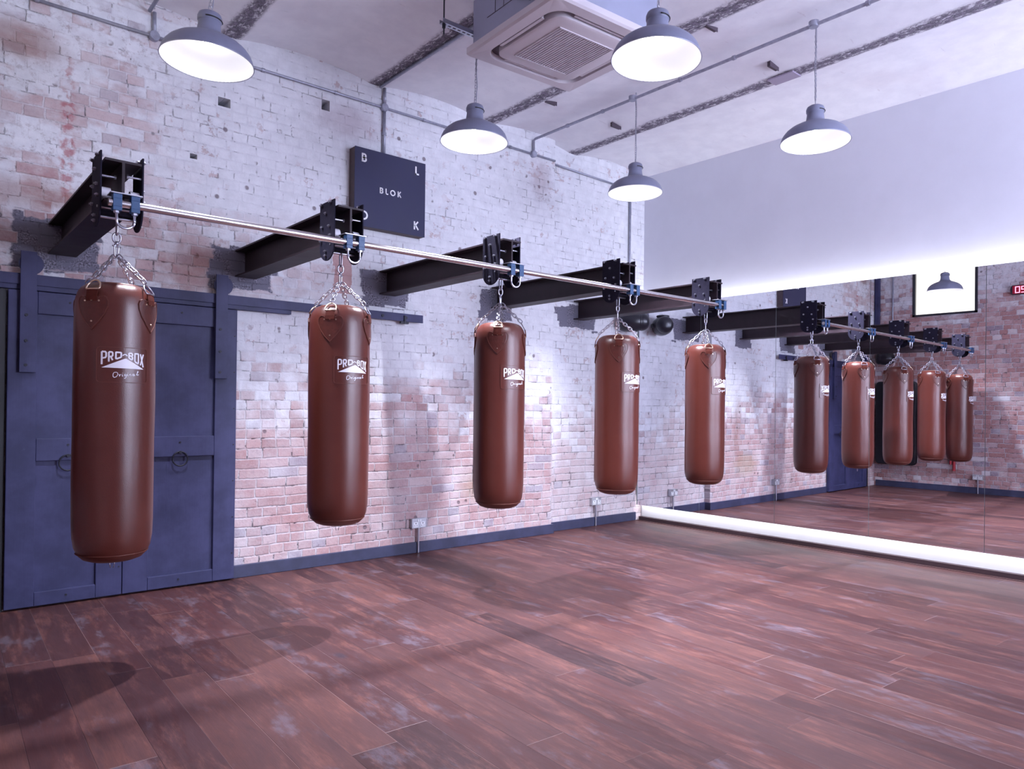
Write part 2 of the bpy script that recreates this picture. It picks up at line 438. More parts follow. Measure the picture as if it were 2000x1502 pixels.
# back wall: projecting pier to x=-1.385, then set back 8 cm
holes = [(-4.775, -4.685, 3.475, 3.54), (-3.965, -3.895, 3.665, 3.75), (-4.965, -4.915, 3.045, 3.08)]
w = niche_plane('wall_back', M['brick'], lambda u, v: (u, 0., v), [-6.9, -1.385], [0., 4.12], holes, .26, (0, -1, 0))
bm = bmesh.new(); bm.from_mesh(w.data)
for a in bm.verts: pass
v = [bm.verts.new(c) for c in [(-1.385, 0, 0), (-1.385, .08, 0), (.3, .08, 0), (.3, .08, 4.12), (-1.385, .08, 4.12), (-1.385, 0, 4.12)]]
bm.faces.new((v[0], v[1], v[4], v[5])); bm.faces.new((v[1], v[2], v[3], v[4]))
bm.to_mesh(w.data); bm.free(); struct(w)
# left wall with the high internal window
WIN = (-1.56, -.60, 2.88, 3.78)
w = niche_plane('wall_left', M['brick_left'], lambda u, v: (-6.48, u, v), [-4.6, .0], [0., 4.12], [WIN], .14, (1, 0, 0))
bm = bmesh.new(); bm.from_mesh(w.data)
q = [bm.verts.new(c) for c in [(-6.48, -4.6, 0), (-8.5, -4.6, 0), (-8.5, -4.6, 4.12), (-6.48, -4.6, 4.12), (-8.5, -8., 0), (-8.5, -8., 4.12)]]
bm.faces.new((q[0], q[1], q[2], q[3])); bm.faces.new((q[1], q[4], q[5], q[2])); bm.to_mesh(w.data); bm.free(); struct(w)
wf = niche_plane('wall_front', M['rear'], lambda u, v: (u, -8., v), [-8.5, .4], [0., 4.12], [(-3.4, -2.0, .9, 3.6), (-1.6, -.2, .9, 3.6)], .12, (0, 1, 0)); struct(wf)
bm = bmesh.new()
ya, yb = .10, -8.02
vs = [bm.verts.new(c) for c in [(mirx(ya, .107), ya, 0), (mirx(yb, .107), yb, 0), (mirx(yb, .107), yb, 4.12), (mirx(ya, .107), ya, 4.12)]]
bm.faces.new(vs)
o = finish('wall_right', bm, M['plaster']); struct(o)
# ceiling of shallow plaster jack arches between steel joists
bm = bmesh.new(); J = [-1.05 - 1.215 * k for k in range(-1, 7)]; xs = []
for j in J:
    xs += [(j - .05, 0.), (j + .05, 0.)]
    for i in range(1, 12):
        t = i / 12; xs.append((j + .05 + (1.215 - .1) * t, .055 * math.sin(PI * t) ** .8))
xs = sorted(x for x in xs if -8.7 < x[0] < .5)
pr = None
for (x, dz) in xs:
    cur = [bm.verts.new((x, y, ZC + dz)) for y in (.2, -8.1)]
    if pr: bm.faces.new((pr[0], cur[0], cur[1], pr[1]))
    pr = cur
struct(finish('ceiling', bm, M['ceiling'], smooth=True))
# baseboards
bm = bmesh.new(); box(bm, -4.625, -1.383, -.022, 0, 0, .095); box(bm, -1.385, .02, .058, .08, 0, .095)
box(bm, -1.3851, -1.363, -.022, .058, 0, .095); struct(finish('baseboard_back', bm, M['skirt'], bevel=.004))
bm = bmesh.new(); box(bm, -6.48, -6.458, -4.6, -.03, 0, .1); struct(finish('baseboard_left', bm, M['skirt'], bevel=.004))
# unseen front windows, added for soft fill light and streaks on the bags
for i, x0 in enumerate((-3.4, -1.6)):
    bm = bmesh.new()
    for a, b, c, d in ((x0, x0 + 1.4, .9, .96), (x0, x0 + 1.4, 3.54, 3.6), (x0, x0 + .06, .96, 3.54), (x0 + 1.34, x0 + 1.4, .96, 3.54), (x0 + .68, x0 + .72, .96, 3.54), (x0 + .06, x0 + 1.34, 2.1, 2.14)):
        box(bm, a, b, -8.09, -8.03, c, d)
    f = finish('window_%d' % (i + 2), bm, M['frame']); struct(f)
    bm = bmesh.new(); box(bm, x0 + .01, x0 + 1.39, -8.112, -8.10, .91, 3.59); finish('pane', bm, M['fill_light'], f)
# window_1 in the left wall
bm = bmesh.new(); y0, y1, z0, z1 = WIN
for a, b, c, d in ((y0, y1, z0, z0 + .035), (y0, y1, z1 - .035, z1), (y0, y0 + .04, z0, z1), (y1 - .04, y1, z0, z1)): box(bm, -6.53, -6.47, a, b, c, d)
f = finish('window_1', bm, M['frame']); struct(f)
bm = bmesh.new(); box(bm, -6.535, -6.525, y0 + .01, y1 - .01, z0 + .01, z1 - .01); finish('pane', bm, M['window'], f)
# white band behind and under the mirrors, dark base trim and the floor strip
def ybar(bm, d0, d1, ya, yb, z0, z1):
    vs = [bm.verts.new((mirx(y, d), y, z)) for y in (ya, yb) for d in (d0, d1) for z in (z0, z1)]
    for f in [(0, 1, 3, 2), (4, 6, 7, 5), (0, 4, 5, 1), (2, 3, 7, 6), (0, 2, 6, 4), (1, 5, 7, 3)]: bm.faces.new([vs[i] for i in f])
YE = -6.1
bm = bmesh.new(); ybar(bm, .094, .106, .06, YE, .03, 2.452); struct(finish('trim_1', bm, M['cove']))
bm = bmesh.new(); ybar(bm, .040, .093, .06, YE, .0, .040); struct(finish('trim_2', bm, M['darktrim']))
bm = bmesh.new(); ybar(bm, -.012, -.006, .056, YE, .0, .004); struct(finish('trim_3', bm, M['darktrim']))
# dark post in the left corner
bm = bmesh.new(); box(bm, -6.47, -6.40, -.085, -.012, 2.35, 3.99); struct(finish('trim_4', bm, M['door'], bevel=.004))
# black edge left of the sliding doors
bm = bmesh.new(); box(bm, -6.14, -6.035, -.03, -.002, 0, 1.985); struct(finish('trim_5', bm, M['rubber']))

# ------------------------------------------------------------------ mirrors + LED strips
joints = [.052, -.790, -1.655, -2.556, -3.452, -4.35, -5.25, YE]
MZ0, MZ1 = .178, 2.466
mlab = ['tall frameless mirror panel nearest the brick corner, reflecting the fifth bag side wall socket',
        'second mirror panel from the brick corner, ending before the first reflected bag',
        'mirror panel showing the reflected bag and sliding rail end, third from corner',
        'mirror panel reflecting the glowing window and far bags, fourth from corner',
        'mirror panel at the right edge of view, reflecting the red digital clock']
mgroup = 'frameless mirror panels along the right wall'
for i in range(7):
    a, b = joints[i] - .002, joints[i + 1] + .002
    t = thing('wall_mirror', mlab[i] if i < 5 else 'mirror panel continuing the row beyond the right edge of the photo', 'mirror', (mirx((a + b) / 2), (a + b) / 2, MZ0), 0, mgroup)
    bm = bmesh.new(); ybar(bm, .0, .006, a, b, MZ0, MZ1)
    o = finish('glass', bm, [M['mirror'], M['mirroredge']], t)
    for p in o.data.polygons:
        if abs(p.normal.x) < .5: p.material_index = 1
    o.matrix_parent_inverse = Matrix.Translation(-t.location)
    bm = bmesh.new(); ybar(bm, .006, .010, a + .02, b - .02 if False else b, MZ0 + .0, MZ1 - .0)
    o = finish('backing', bm, M['mirroredge'], t); o.matrix_parent_inverse = Matrix.Translation(-t.location)
for z0, z1, w_ in ((.26, .275, 'bottom'), (2.39, 2.405, 'top')):
    bm = bmesh.new(); ybar(bm, .011, .093, .05, YE, z0, z1)
    tag(finish('mirror_batten', bm, M['cove']), 'pale batten hidden behind the %s edge of the mirror row' % w_, 'batten')
bm = bmesh.new(); ybar(bm, .03, .055, .045, YE, 2.412, 2.420)
tag(finish('led_strip', bm, M['led']), 'glowing white strip light behind the top edge of the mirrors', 'strip light')
bm = bmesh.new(); ybar(bm, .03, .055, .045, YE, .246, .254)
tag(finish('led_strip', bm, M['led']), 'glowing white strip light behind the bottom edge of the mirrors', 'strip light')

# ------------------------------------------------------------------ sliding doors
def panel_door(name, x0, x1, hs, ring_x, label):
    t = bpy.data.objects.new(name, None); COL.objects.link(t); t.location = ((x0 + x1) / 2, -.03, 0.)
    struct(t); t['label'] = label
    T = Matrix.Translation(-t.location)
    def part(nm, bm, m, par=None, **k):
        o = finish(nm, bm, m, par or t, **k)
        if par is None: o.matrix_parent_inverse = T
        return o
    bm = bmesh.new(); s = .155
    for a, b, c, d in ((x0, x0 + s, .012, 1.985), (x1 - s, x1, .012, 1.985), (x0 + s, x1 - s, 1.845, 1.985), (x0 + s, x1 - s, .92, 1.062), (x0 + s, x1 - s, .012, .10)):
        box(bm, a, b, -.056, -.012, c, d)
    part('door_frame', bm, M['door'], bevel=.004)
    for c, d in ((1.062, 1.845), (.10, .92)):
        bm = bmesh.new(); box(bm, x0 + s - .002, x1 - s + .002, -.034, -.014, c - .002, d + .002); part('door_panel', bm, M['door'])
    bm = bmesh.new(); tube(bm, [(ring_x + .050 * math.cos(a), -.064, .905 + .050 * math.sin(a)) for a in [2 * PI * i / 24 for i in range(24)]], .0048, 8, True)
    cyl(bm, (ring_x, -.056, .951), (ring_x, -.072, .951), .010, 12)
    part('ring_handle', bm, M['iron'], smooth=True)
    for c in (1.955, 1.02) :
        pass
    bm = bmesh.new()
    for zz in (1.93, 1.02, .06):
        cyl(bm, (ring_x, -.056, zz), (ring_x, -.061, zz), .007, 10)
    for k in range(7): cyl(bm, (x1 - .018, -.056, .2 + k * .265), (x1 - .018, -.060, .2 + k * .265), .005, 8)
    part('bolt_head', bm, M['iron'], smooth=True)
    bm = bmesh.new(); a, b = hs
    box(bm, a, b, -.088, -.078, 1.475, 2.225)
    hb = part('hanger_strap', bm, M['door'], bevel=.002)
    for zz in (1.52, 1.67, 1.83):
        bm = bmesh.new(); cyl(bm, ((a + b) / 2 - .01, -.088, zz), ((a + b) / 2 - .01, -.094, zz), .009, 12)
        part('strap_bolt', bm, M['iron'], smooth=True)
    bm = bmesh.new(); c = (a + b) / 2 + .014
    cyl(bm, (c, -.077, 2.150), (c, -.058, 2.150), .066, 36); cyl(bm, (c, -.078, 2.150), (c, -.072, 2.150), .022, 16)
    part('roller_wheel', bm, M['door'], smooth=True)
    bm = bmesh.new(); box(bm, a, b, -.080, -.056, 1.475, 1.98); part('strap_spacer', bm, M['door'])
    return t
panel_door('door_1', -6.03, -5.379, (-5.972, -5.885), -5.70, 'left leaf of the slate blue sliding doors, behind the nearest bag')
panel_door('door_2', -5.375, -4.632, (-4.797, -4.712), -5.02, 'right leaf of the slate blue sliding doors, beside the bare brick')
t = thing('sliding_door_track', 'long slate blue flat steel track above the sliding doors, ending at the second bag', 'door track', (-4.5, -.05, 2.02))
T = Matrix.Translation(-t.location)
def part(t, nm, bm, m, **k):
    o = finish(nm, bm, m, t, **k); o.matrix_parent_inverse = Matrix.Translation(-Vector(t.location)); return o
bm = bmesh.new(); box(bm, -6.30, -3.014, -.062, -.050, 2.020, 2.088); part(t, 'rail_bar', bm, M['door'], bevel=.002)
bm = bmesh.new(); box(bm, -6.30, -4.215, -.050, -.002, 1.990, 2.060); part(t, 'backing_board', bm, M['door'], bevel=.003)
for x in (-5.3, -3.92, -3.42, -3.19):
    bm = bmesh.new(); cyl(bm, (x, -.062, 2.052), (x, -.070, 2.052), .012, 12); cyl(bm, (x, -.050, 2.052), (x, -.0, 2.052), .010, 10)
    part(t, 'track_bolt', bm, M['iron'], smooth=True)
bm = bmesh.new(); box(bm, -3.245, -3.165, -.070, -.045, 2.000, 2.018); box(bm, -3.212, -3.196, -.074, -.062, 2.0, 2.070); part(t, 'end_stop', bm, M['iron'])

# ------------------------------------------------------------------ steel beams with trolleys and clamps
BX = [-5.740, -4.557, -3.342, -2.126, -.937]
HY = -1.535
beam_where = ['nearest of the row, above the sliding doors', 'second in the row, just left of the square sign', 'third in the row, right of the square sign', 'fourth in the row, in front of the corner', 'fifth and farthest, beside the mirrors']
bag_where = ['nearest and largest, hanging in front of the sliding doors', 'second from the left, in front of the track end', 'middle one of the row, third from the left', 'fourth from the left, in front of the corner socket', 'farthest one, right beside the mirror wall']
bm = bmesh.new()
H0, H1, hw, tf = 2.236, 2.436, .078, .011
def ibeam(bm, y0, y1):
    prof = [(-hw, H0), (hw, H0), (hw, H0 + tf), (.006, H0 + tf), (.006, H1 - tf), (hw, H1 - tf), (hw, H1), (-hw, H1), (-hw, H1 - tf), (-.006, H1 - tf), (-.006, H0 + tf), (-hw, H0 + tf)]
    A = [bm.verts.new((x, y0, z)) for x, z in prof]; B = [bm.verts.new((x, y1, z)) for x, z in prof]; N = len(prof)
    for i in range(N): j = (i + 1) % N; bm.faces.new((A[i], A[j], B[j], B[i]))
    for q in ((0, 1, 2, 3, 10, 11), (3, 4, 9, 10), (4, 5, 6, 7, 8, 9)):
        bm.faces.new([A[i] for i in q]); bm.faces.new([B[i] for i in q][::-1])
def make_beam(x, y1, lab):
    t = thing('steel_beam', lab, 'steel beam', (x, 0, H0), 0, 'steel beams cantilevered from the brick wall')
    bm = bmesh.new(); ibeam(bm, -1.655, y1); o = finish('i_section', bm, M['steel'], t); o.location = (0, 0, -H0)
    return t
for i, x in enumerate(BX):
    make_beam(x, .078 if i == 4 else -.002, 'dark steel I-beam jutting from the brick wall, ' + beam_where[i])

def make_trolley():
    t = thing('beam_trolley', '', 'beam trolley', (0, HY, 2.15))
    o0 = Vector((0, HY, 2.15))
    def P(nm, bm, m, par=t, **k):
        o = finish(nm, bm, m, par, **k)
        if par is t: o.matrix_parent_inverse = Matrix.Translation(-o0)
        return o
    ya, yb = HY - .098, HY + .085
    for s in (-1, 1):
        bm = bmesh.new(); pts = [(ya, 2.472), (yb, 2.472), (yb, 2.235)] + [(HY - .0065 + .0915 * math.cos(a), 2.215 + .085 * math.sin(a)) for a in [-PI * k / 12 for k in range(0, 13)]] + [(ya, 2.235)]
        xo = s * (hw + .008)
        extrude_poly(bm, pts, lambda a, b: (xo, a, b), lambda a, b: (xo + s * .008, a, b))
        pl = P('side_plate', bm, M['plate'], bevel=.0015)
        for (a, b) in ((0, .255), (-.045, .175), (.045, .18), (-.062, .310), (.06, .310), (-.06, .12), (0, .035), (0, .01), (.06, .10)):
            bm = bmesh.new(); xx = xo + s * .008
            cyl(bm, (xx, HY + a, 2.15 + b), (xx + s * .010, HY + a, 2.15 + b), .0085, 8); cyl(bm, (xx + s * .010, HY + a, 2.15 + b), (xx + s * .016, HY + a, 2.15 + b), .0045, 8)
            P('bolt', bm, M['zinc'], pl, smooth=True)
            pl.children[-1].matrix_parent_inverse = Matrix.Identity(4)
        for y in (-.045, .045):
            bm = bmesh.new(); cyl(bm, (s * (hw + .004), HY + y, 2.281), (s * (hw - .036), HY + y, 2.281), .033, 24)
            cyl(bm, (s * (hw - .036), HY + y, 2.281), (s * (hw - .048), HY + y, 2.281), .012, 12)
            P('wheel', bm, M['nylon'], smooth=True)
    bm = bmesh.new(); cyl(bm, (-hw - .02, HY, 2.185), (hw + .02, HY, 2.185), .008, 12); P('cross_bolt', bm, M['zinc'], smooth=True)
    bm = bmesh.new(); cyl(bm, (-hw - .02, HY - .055, 2.218), (hw + .02, HY - .055, 2.218), .006, 10); P('cross_bolt', bm, M['zinc'], smooth=True)
    for zz, xx in ((2.36, -1), (2.375, 1)):
        bm = bmesh.new(); cyl(bm, (xx * (hw + .012), HY - .076, zz), (xx * .022, HY - .076, zz), .006, 10); cyl(bm, (xx * .03, HY - .076, zz), (xx * .022, HY - .076, zz), .011, 6)
        P('clamp_screw', bm, M['zinc'], smooth=True)
    for y in (-.052, .048):
        for s in (-1, 1):
            bm = bmesh.new(); cyl(bm, (s * (hw + .030), HY + y, 2.462), (s * (hw - .004), HY + y, 2.462), .008, 8); P('spacer_bolt', bm, M['zinc'], smooth=True)
    bm = bmesh.new(); box(bm, -hw - .006, hw + .006, HY - .03, HY + .03, 2.196, 2.212); P('cross_plate', bm, M['plate'])
    return t
tr0 = make_trolley()
def make_clamp():
    yc = -1.690
    t = thing('pipe_clamp', '', 'pipe clamp', (0, yc, 2.24)); o0 = Vector((0, yc, 2.24))
    def P(nm, bm, m, **k):
        o = finish(nm, bm, m, t, **k); o.matrix_parent_inverse = Matrix.Translation(-o0); return o
    for x in (-.038, .038):
        bm = bmesh.new(); box(bm, x - .019, x + .019, yc - .0205, yc + .0205, 2.241, 2.262); box(bm, x - .019, x + .019, yc - .0205, yc + .0205, 2.186, 2.203); box(bm, x - .019, x + .019, yc - .0205, yc - .0182, 2.203, 2.241); box(bm, x - .019, x + .019, yc + .0182, yc + .0205, 2.203, 2.241); P('blue_block', bm, M['blue'], bevel=.003)['label'] = 'blue plastic block'
        bm = bmesh.new(); cyl(bm, (x, yc, 2.186), (x, yc, 2.176), .014, 6); P('nut', bm, M['zinc'])
    bm = bmesh.new(); box(bm, -.068, .068, yc - .022, yc + .06, 2.263, 2.269); P('top_plate', bm, M['zinc'], bevel=.001)
    bm = bmesh.new(); pts = [(-.038, yc, 2.176), (-.038, yc, 2.150)] + [(.038 * math.cos(a), yc, 2.146 + .036 * math.sin(a)) for a in [PI + PI * k / 12 for k in range(13)]] + [(.038, yc, 2.150), (.038, yc, 2.176)]
    tube(bm, pts, .0062, 8); P('u_bolt', bm, M['zinc'], smooth=True)
    return t
cl0 = make_clamp()
for i, x in enumerate(BX):
    a = tr0 if i == 0 else dup(tr0); b = cl0 if i == 0 else dup(cl0)
    a.location.x = x; b.location.x = x + .004
    tag(a, 'black plated trolley with bolts gripping the beam end, ' + ['above the nearest bag', 'above the second bag', 'above the middle bag', 'above the fourth bag', 'above the farthest bag'][i], 'beam trolley', 'trolleys on the beam ends')
    tag(b, 'blue clamp with steel U-bolt on the long tube, ' + ['at its near left end', 'at the second beam', 'at the third beam', 'at the fourth beam', 'at its far end by the mirrors'][i], 'pipe clamp', 'blue clamps along the long tube')
bm = bmesh.new(); cyl(bm, (BX[0] - .07, -1.690, 2.222), (BX[4] + .06, -1.690, 2.222), .0178, 24)
tag(finish('linking_tube', bm, M['chrome'], smooth=True), 'long polished steel tube linking the ends of all five beams', 'steel tube')

# ------------------------------------------------------------------ punching bags
def link_pts(c, d, side, ln, wd):
    """stadium loop, length along d"""
    pts = []
    for k in range(9): a = -PI / 2 + PI * k / 8; pts.append(c + d * ((ln / 2 - wd / 2) + wd / 2 * math.cos(a)) + side * (wd / 2 * math.sin(a)))
    for k in range(9): a = PI / 2 + PI * k / 8; pts.append(c + d * (-(ln / 2 - wd / 2) + wd / 2 * math.cos(a)) + side * (wd / 2 * math.sin(a)))
    return pts
def chain(bm, a, b, pitch=.027, ln=.037, wd=.021, r=.0034, seg=6, tw=0.):
    a, b = Vector(a), Vector(b); d = (b - a); n = max(2, round(d.length / pitch)); d.normalize()
    s = d.cross(Vector((0, 0, 1)));
    if s.length < .05: s = Vector((1, 0, 0))
    s.normalize(); u = s.cross(d).normalized()
    for i in range(n):
        c = a.lerp(b, (i + .5) / n); ang = tw + (PI / 2) * (i % 2) + .5
        tube(bm, link_pts(c, d, s * math.cos(ang) + u * math.sin(ang), ln, wd), r, seg, True)
BR = .1755
def smap(rad):
    def f(a, b): return (rad * math.sin(a / BR), -rad * math.cos(a / BR), b)
    return f
def spin(o, ang):
    for v in o.data.vertices: v.co = Matrix.Rotation(ang, 3, 'Z') @ v.co
def make_bag():
    t = thing('punching_bag', '', 'punching bag')          # origin = hanging point, z=0
    prof = [(0, -.284), (.05, -.285), (.10, -.289), (.128, -.296), (.148, -.310), (.162, -.332), (.170, -.360), (.1735, -.40), (.1745, -.47), (.175, -.6), (.1762, -.8), (.1745, -1.0), (.1760, -1.2), (.1755, -1.38), (.1725, -1.45), (.165, -1.495), (.150, -1.528), (.128, -1.549), (.10, -1.559), (.05, -1.565), (0, -1.567)]
    # denser profile
    P2 = []
    for (a, b) in zip(prof, prof[1:]):
        k = max(1, int(abs(b[1] - a[1]) / .035))
        for j in range(k): s = j / k; P2.append((a[0] + (b[0] - a[0]) * s, a[1] + (b[1] - a[1]) * s))
    P2.append(prof[-1])
    def wob(th, z):
        r = 1 + .005 * math.sin(2 * th + z * 5) + .004 * math.sin(3 * th - z * 9 + 1)
        if z > -.34: r *= 1 + .030 * math.sin(20 * th) * max(0, (z + .34) / .06) * .5
        return r
    bm = bmesh.new(); lathe(bm, P2, 80, wob); body = finish('leather_body', bm, M['leather'], t, smooth='all')
    bm = bmesh.new(); lathe(bm, [(0, -.2825), (.06, -.2838), (.10, -.2878), (.118, -.2915), (.119, -.294)], 60); finish('top_disc', bm, M['leather_top'], t, smooth='all')['label'] = 'paler worn leather top'
    bm = bmesh.new(); tube(bm, [(.1552 * math.cos(a), .1552 * math.sin(a), -1.521) for a in [2 * PI * i / 64 for i in range(64)]], .0022, 6, True)
    finish('bottom_seam', bm, M['thread'], t, smooth='all')
    bm = bmesh.new()
    for sgn in (-1, 1): tube(bm, [(.012 * sgn, 0, -1.560), (.010 * sgn, 0, -1.585), (.0 + .006 * sgn, 0, -1.60)], .0022, 6)
    finish('bottom_ring', bm, M['zinc'], t, smooth='all')
    # long vertical seam at the back-left
    f0, f1 = smap(BR - .001), smap(BR + .0022)
    bm = bmesh.new(); ribbon(bm, [(-.16, -.36), (-.16, -1.47)], .003, f0, f1, sub=.03); o = finish('side_seam', bm, M['leather_dark'], t); spin(o, R(-75))
    # heart shaped leather patches with strap, rivets and D ring
    hp = [(0, -.078), (.030, -.048), (.056, -.012), (.069, .020), (.070, .040), (.063, .056), (.050, .063), (.036, .060), (.028, .052), (.028, .060), (-.028, .060), (-.028, .052), (-.036, .060), (-.050, .063), (-.063, .056), (-.070, .040), (-.069, .020), (-.056, -.012), (-.030, -.048)]
    hp = [(a * 1.10, b * 1.12) for a, b in hp]
    zc = -.428
    proto = None
    for k, ang in enumerate((-45, 45, 135, -135)):
        a = R(ang)
        bm = bmesh.new()
        # patch skin as a triangulated fan of rings following the cylinder
        g0, g1 = smap(BR - .003), smap(BR + .0034); c0 = bm.verts.new(g1(0, zc + .005)); prev = None; N = len(hp)
        for s in (.25, .5, .75, .97, 1.0):
            rg = [bm.verts.new((g1 if s < .99 else g0)(x * min(s, .985), zc + .005 + (y - .005) * min(s, .985))) for x, y in hp]
            for i in range(N):
                j = (i + 1) % N
                if prev is None: bm.faces.new((c0, rg[i], rg[j]))
                else: bm.faces.new((prev[i], rg[i], rg[j], prev[j]))
            prev = rg
        pt = finish('heart_patch', bm, M['leather_dark'], t); spin(pt, a)
        bm = bmesh.new(); ribbon(bm, [(x * .93, zc + .002 + y * .92) for x, y in hp], .0026, smap(BR + .002), smap(BR + .0055), closed=True, sub=.006)
        o = finish('patch_piping', bm, M['thread'], pt); spin(o, a)
        for (x, y) in ((-.033, .046), (0, .048), (.033, .046), (0, -.045)):
            bm = bmesh.new(); p0 = Vector(smap(BR + .002)(x, zc + y)); p1 = Vector(smap(BR + .0065)(x, zc + y)); cyl(bm, p0, p1, .0052, 10, .0035)
            o = finish('rivet', bm, M['gold'], pt, smooth=True); spin(o, a)
        # strap going up and over the shoulder to the ring
        bm = bmesh.new(); sp = [(BR + .004, zc + .045), (BR + .003, -.362), (.175, -.344), (.1715, -.328)]
        pr = None
        for r_, z_ in sp:
            cur = [bm.verts.new((dx, -math.sqrt(max(1e-6, rr * rr - dx * dx)), z_ + (rr - r_) * .6)) for dx in (-.026, -.009, .009, .026) for rr in (r_, r_ + .0035)]
            if pr:
                for i in range(0, 6, 2):
                    bm.faces.new((pr[i + 1], pr[i + 3], cur[i + 3], cur[i + 1])); bm.faces.new((pr[i], cur[i], cur[i + 2], pr[i + 2]))
                bm.faces.new((pr[0], pr[1], cur[1], cur[0])); bm.faces.new((pr[6], cur[6], cur[7], pr[7]))
            pr = cur
        o = finish('ring_strap', bm, M['strap'], t); spin(o, a)
        bm = bmesh.new(); D = [(-.029, .0), (.029, .0)] + [(.031 * math.cos(q), .006 + .034 * math.sin(q)) for q in [PI * i / 12 for i in range(13)]]
        tube(bm, [(x * 1.05, -.1735 + y * .62, -.330 + y * 1.05) for x, y in D], .0042, 8, True)
        o = finish('d_ring', bm, M['gold'] if k in (0, 3) else M['zinc'], t, smooth='all'); spin(o, a)
        top = Vector((.010 * math.sin(a), -.010 * math.cos(a), -.150)); bot = Vector((.148 * math.sin(a), -.148 * math.cos(a), -.276))
        bm = bmesh.new(); chain(bm, top, bot, tw=k * .7); finish('chain', bm, M['zinc'], t, smooth='all')
    # hanging fittings: shackle, swivel, hook
    bm = bmesh.new(); tube(bm, link_pts(Vector((0, 0, -.010)), Vector((0, 0, 1)), Vector((0, 1, 0)), .085, .026), .0044, 8, True)
    cyl(bm, (0, -.016, .025), (0, .016, .025), .0058, 10)
    finish('shackle', bm, M['zinc'], t, smooth='all')
    bm = bmesh.new(); tube(bm, link_pts(Vector((0, 0, -.066)), Vector((0, 0, 1)), Vector((1, 0, 0)), .046, .034), .0044, 8, True)
    cyl(bm, (0, 0, -.083), (0, 0, -.102), .0085, 12)
    finish('swivel', bm, M['zinc'], t, smooth='all')
    bm = bmesh.new(); tube(bm, link_pts(Vector((0, 0, -.125)), Vector((0, 0, 1)), Vector((.8, .6, 0)), .062, .026), .0042, 8, True)
    cyl(bm, (-.020, -.015, -.106), (.020, .015, -.106), .0042, 8)
    finish('spreader_ring', bm, M['zinc'], t, smooth='all')
    # printed badge
    S_ = 1 / 5054.
    def px(x, y): return ((x - 915) * S_, -.6035 - (y - 430) * S_)
    f0, f1 = smap(BR - .001), smap(BR + .0022)
    bm = bmesh.new(); w_, h_ = .112, .078; r_ = .014; cx, cz = 0., -.664
    rr = [(cx + sx * (w_ - r_) + r_ * math.cos(q), cz + sz * (h_ - r_) + r_ * math.sin(q)) for sx, sz, q0 in ((1, 1, 0), (-1, 1, PI / 2), (-1, -1, PI), (1, -1, 1.5 * PI)) for q in [q0 + PI / 2 * i / 4 for i in range(5)]]
    # curved skin of the badge
    nx, nz = 14, 4
    gv = [[bm.verts.new(smap(BR + .0016)(cx - w_ + 2 * w_ * i / nx, cz - h_ + 2 * h_ * j / nz)) for j in range(nz + 1)] for i in range(nx + 1)]
    for i in range(nx):
        for j in range(nz): bm.faces.new((gv[i][j], gv[i + 1][j], gv[i + 1][j + 1], gv[i][j + 1]))
    badge = finish('badge', bm, M['leather'], t, smooth='all')
    bm = bmesh.new(); ribbon(bm, rr, .0026, f0, smap(BR + .0042), closed=True, sub=.008); finish('badge_edge', bm, M['thread'], badge)
    g0, g1 = smap(BR + .001), smap(BR + .0030)
    bm = bmesh.new()
    # triangle
    apex, lf, rt_ = (955, 588), (462, 805), (1385, 822); prev = None
    for i in range(25):
        s = i / 24; x = lf[0] + (rt_[0] - lf[0]) * s; yb = lf[1] + (rt_[1] - lf[1]) * s
        if x < apex[0]: q = (x - lf[0]) / (apex[0] - lf[0]); yt = lf[1] + (apex[1] - lf[1]) * q
        else: q = (x - apex[0]) / (rt_[0] - apex[0]); yt = apex[1] + (rt_[1] - apex[1]) * q
        cur = [bm.verts.new(g1(*px(x, yt - 2))), bm.verts.new(g1(*px(x, yb)))]
        if prev: bm.faces.new((prev[0], cur[0], cur[1], prev[1]))
        prev = cur
    def bottom(x):
        if x < apex[0]: return lf[1] - 48 + (apex[1] - lf[1]) * (x - lf[0]) / (apex[0] - lf[0])
        return apex[1] - 30 + (rt_[1] - apex[1]) * (x - apex[0]) / (rt_[0] - apex[0])
    def letter(x0, x1, strokes, w=27):
        w = w * 1.22
        W = x1 - x0
        for st in strokes:
            pts = []
            for (u, v) in st:
                x = x0 + w / 2 + u * (W - w); top = 430 + w / 2 + (x - 445) * .03; b = bottom(min(max(x, 470), 1380)) - w / 2 - 1
                pts.append(px(x, top + (1 - v) * (b - top)))
            ribbon(bm, pts, w * S_, g0, g1, sub=.003)
    letter(445, 572, [[(0, 0), (0, 1)], [(0, 1), (.8, 1), (1, .9), (1, .58), (.8, .48), (0, .48)]], 30)
    letter(592, 705, [[(0, 0), (0, 1)], [(0, 1), (.8, 1), (1, .9), (1, .6), (.8, .5), (0, .5)], [(.5, .5), (1, 0)]], 29)
    letter(735, 880, [[(.1, 0), (0, .1), (0, 1), (.9, 1), (1, .9), (1, .1), (.9, 0), (.1, 0)]], 29)
    ribbon(bm, [px(893, 528), px(915, 505), px(940, 497), px(965, 505), px(990, 535)], 24 * S_, g0, g1)
    letter(1008, 1118, [[(0, 0), (0, 1)], [(0, 1), (.75, 1), (1, .88), (1, .68), (.75, .55), (0, .55)], [(.75, .55), (1, .42), (1, .12), (.75, 0), (0, 0)]], 27)
    letter(1142, 1262, [[(.1, 0), (0, .1), (0, 1), (.9, 1), (1, .9), (1, .1), (.9, 0), (.1, 0)]], 27)
    letter(1280, 1392, [[(0, 1), (1, 0)], [(1, 1), (0, 0)]], 27)
    finish('badge_lettering', bm, M['print'], badge)
    bm = bmesh.new(); wl = 13 * S_
    def sc(pts): ribbon(bm, [px(x, y) for x, y in pts], wl, g0, g1, sub=.002)
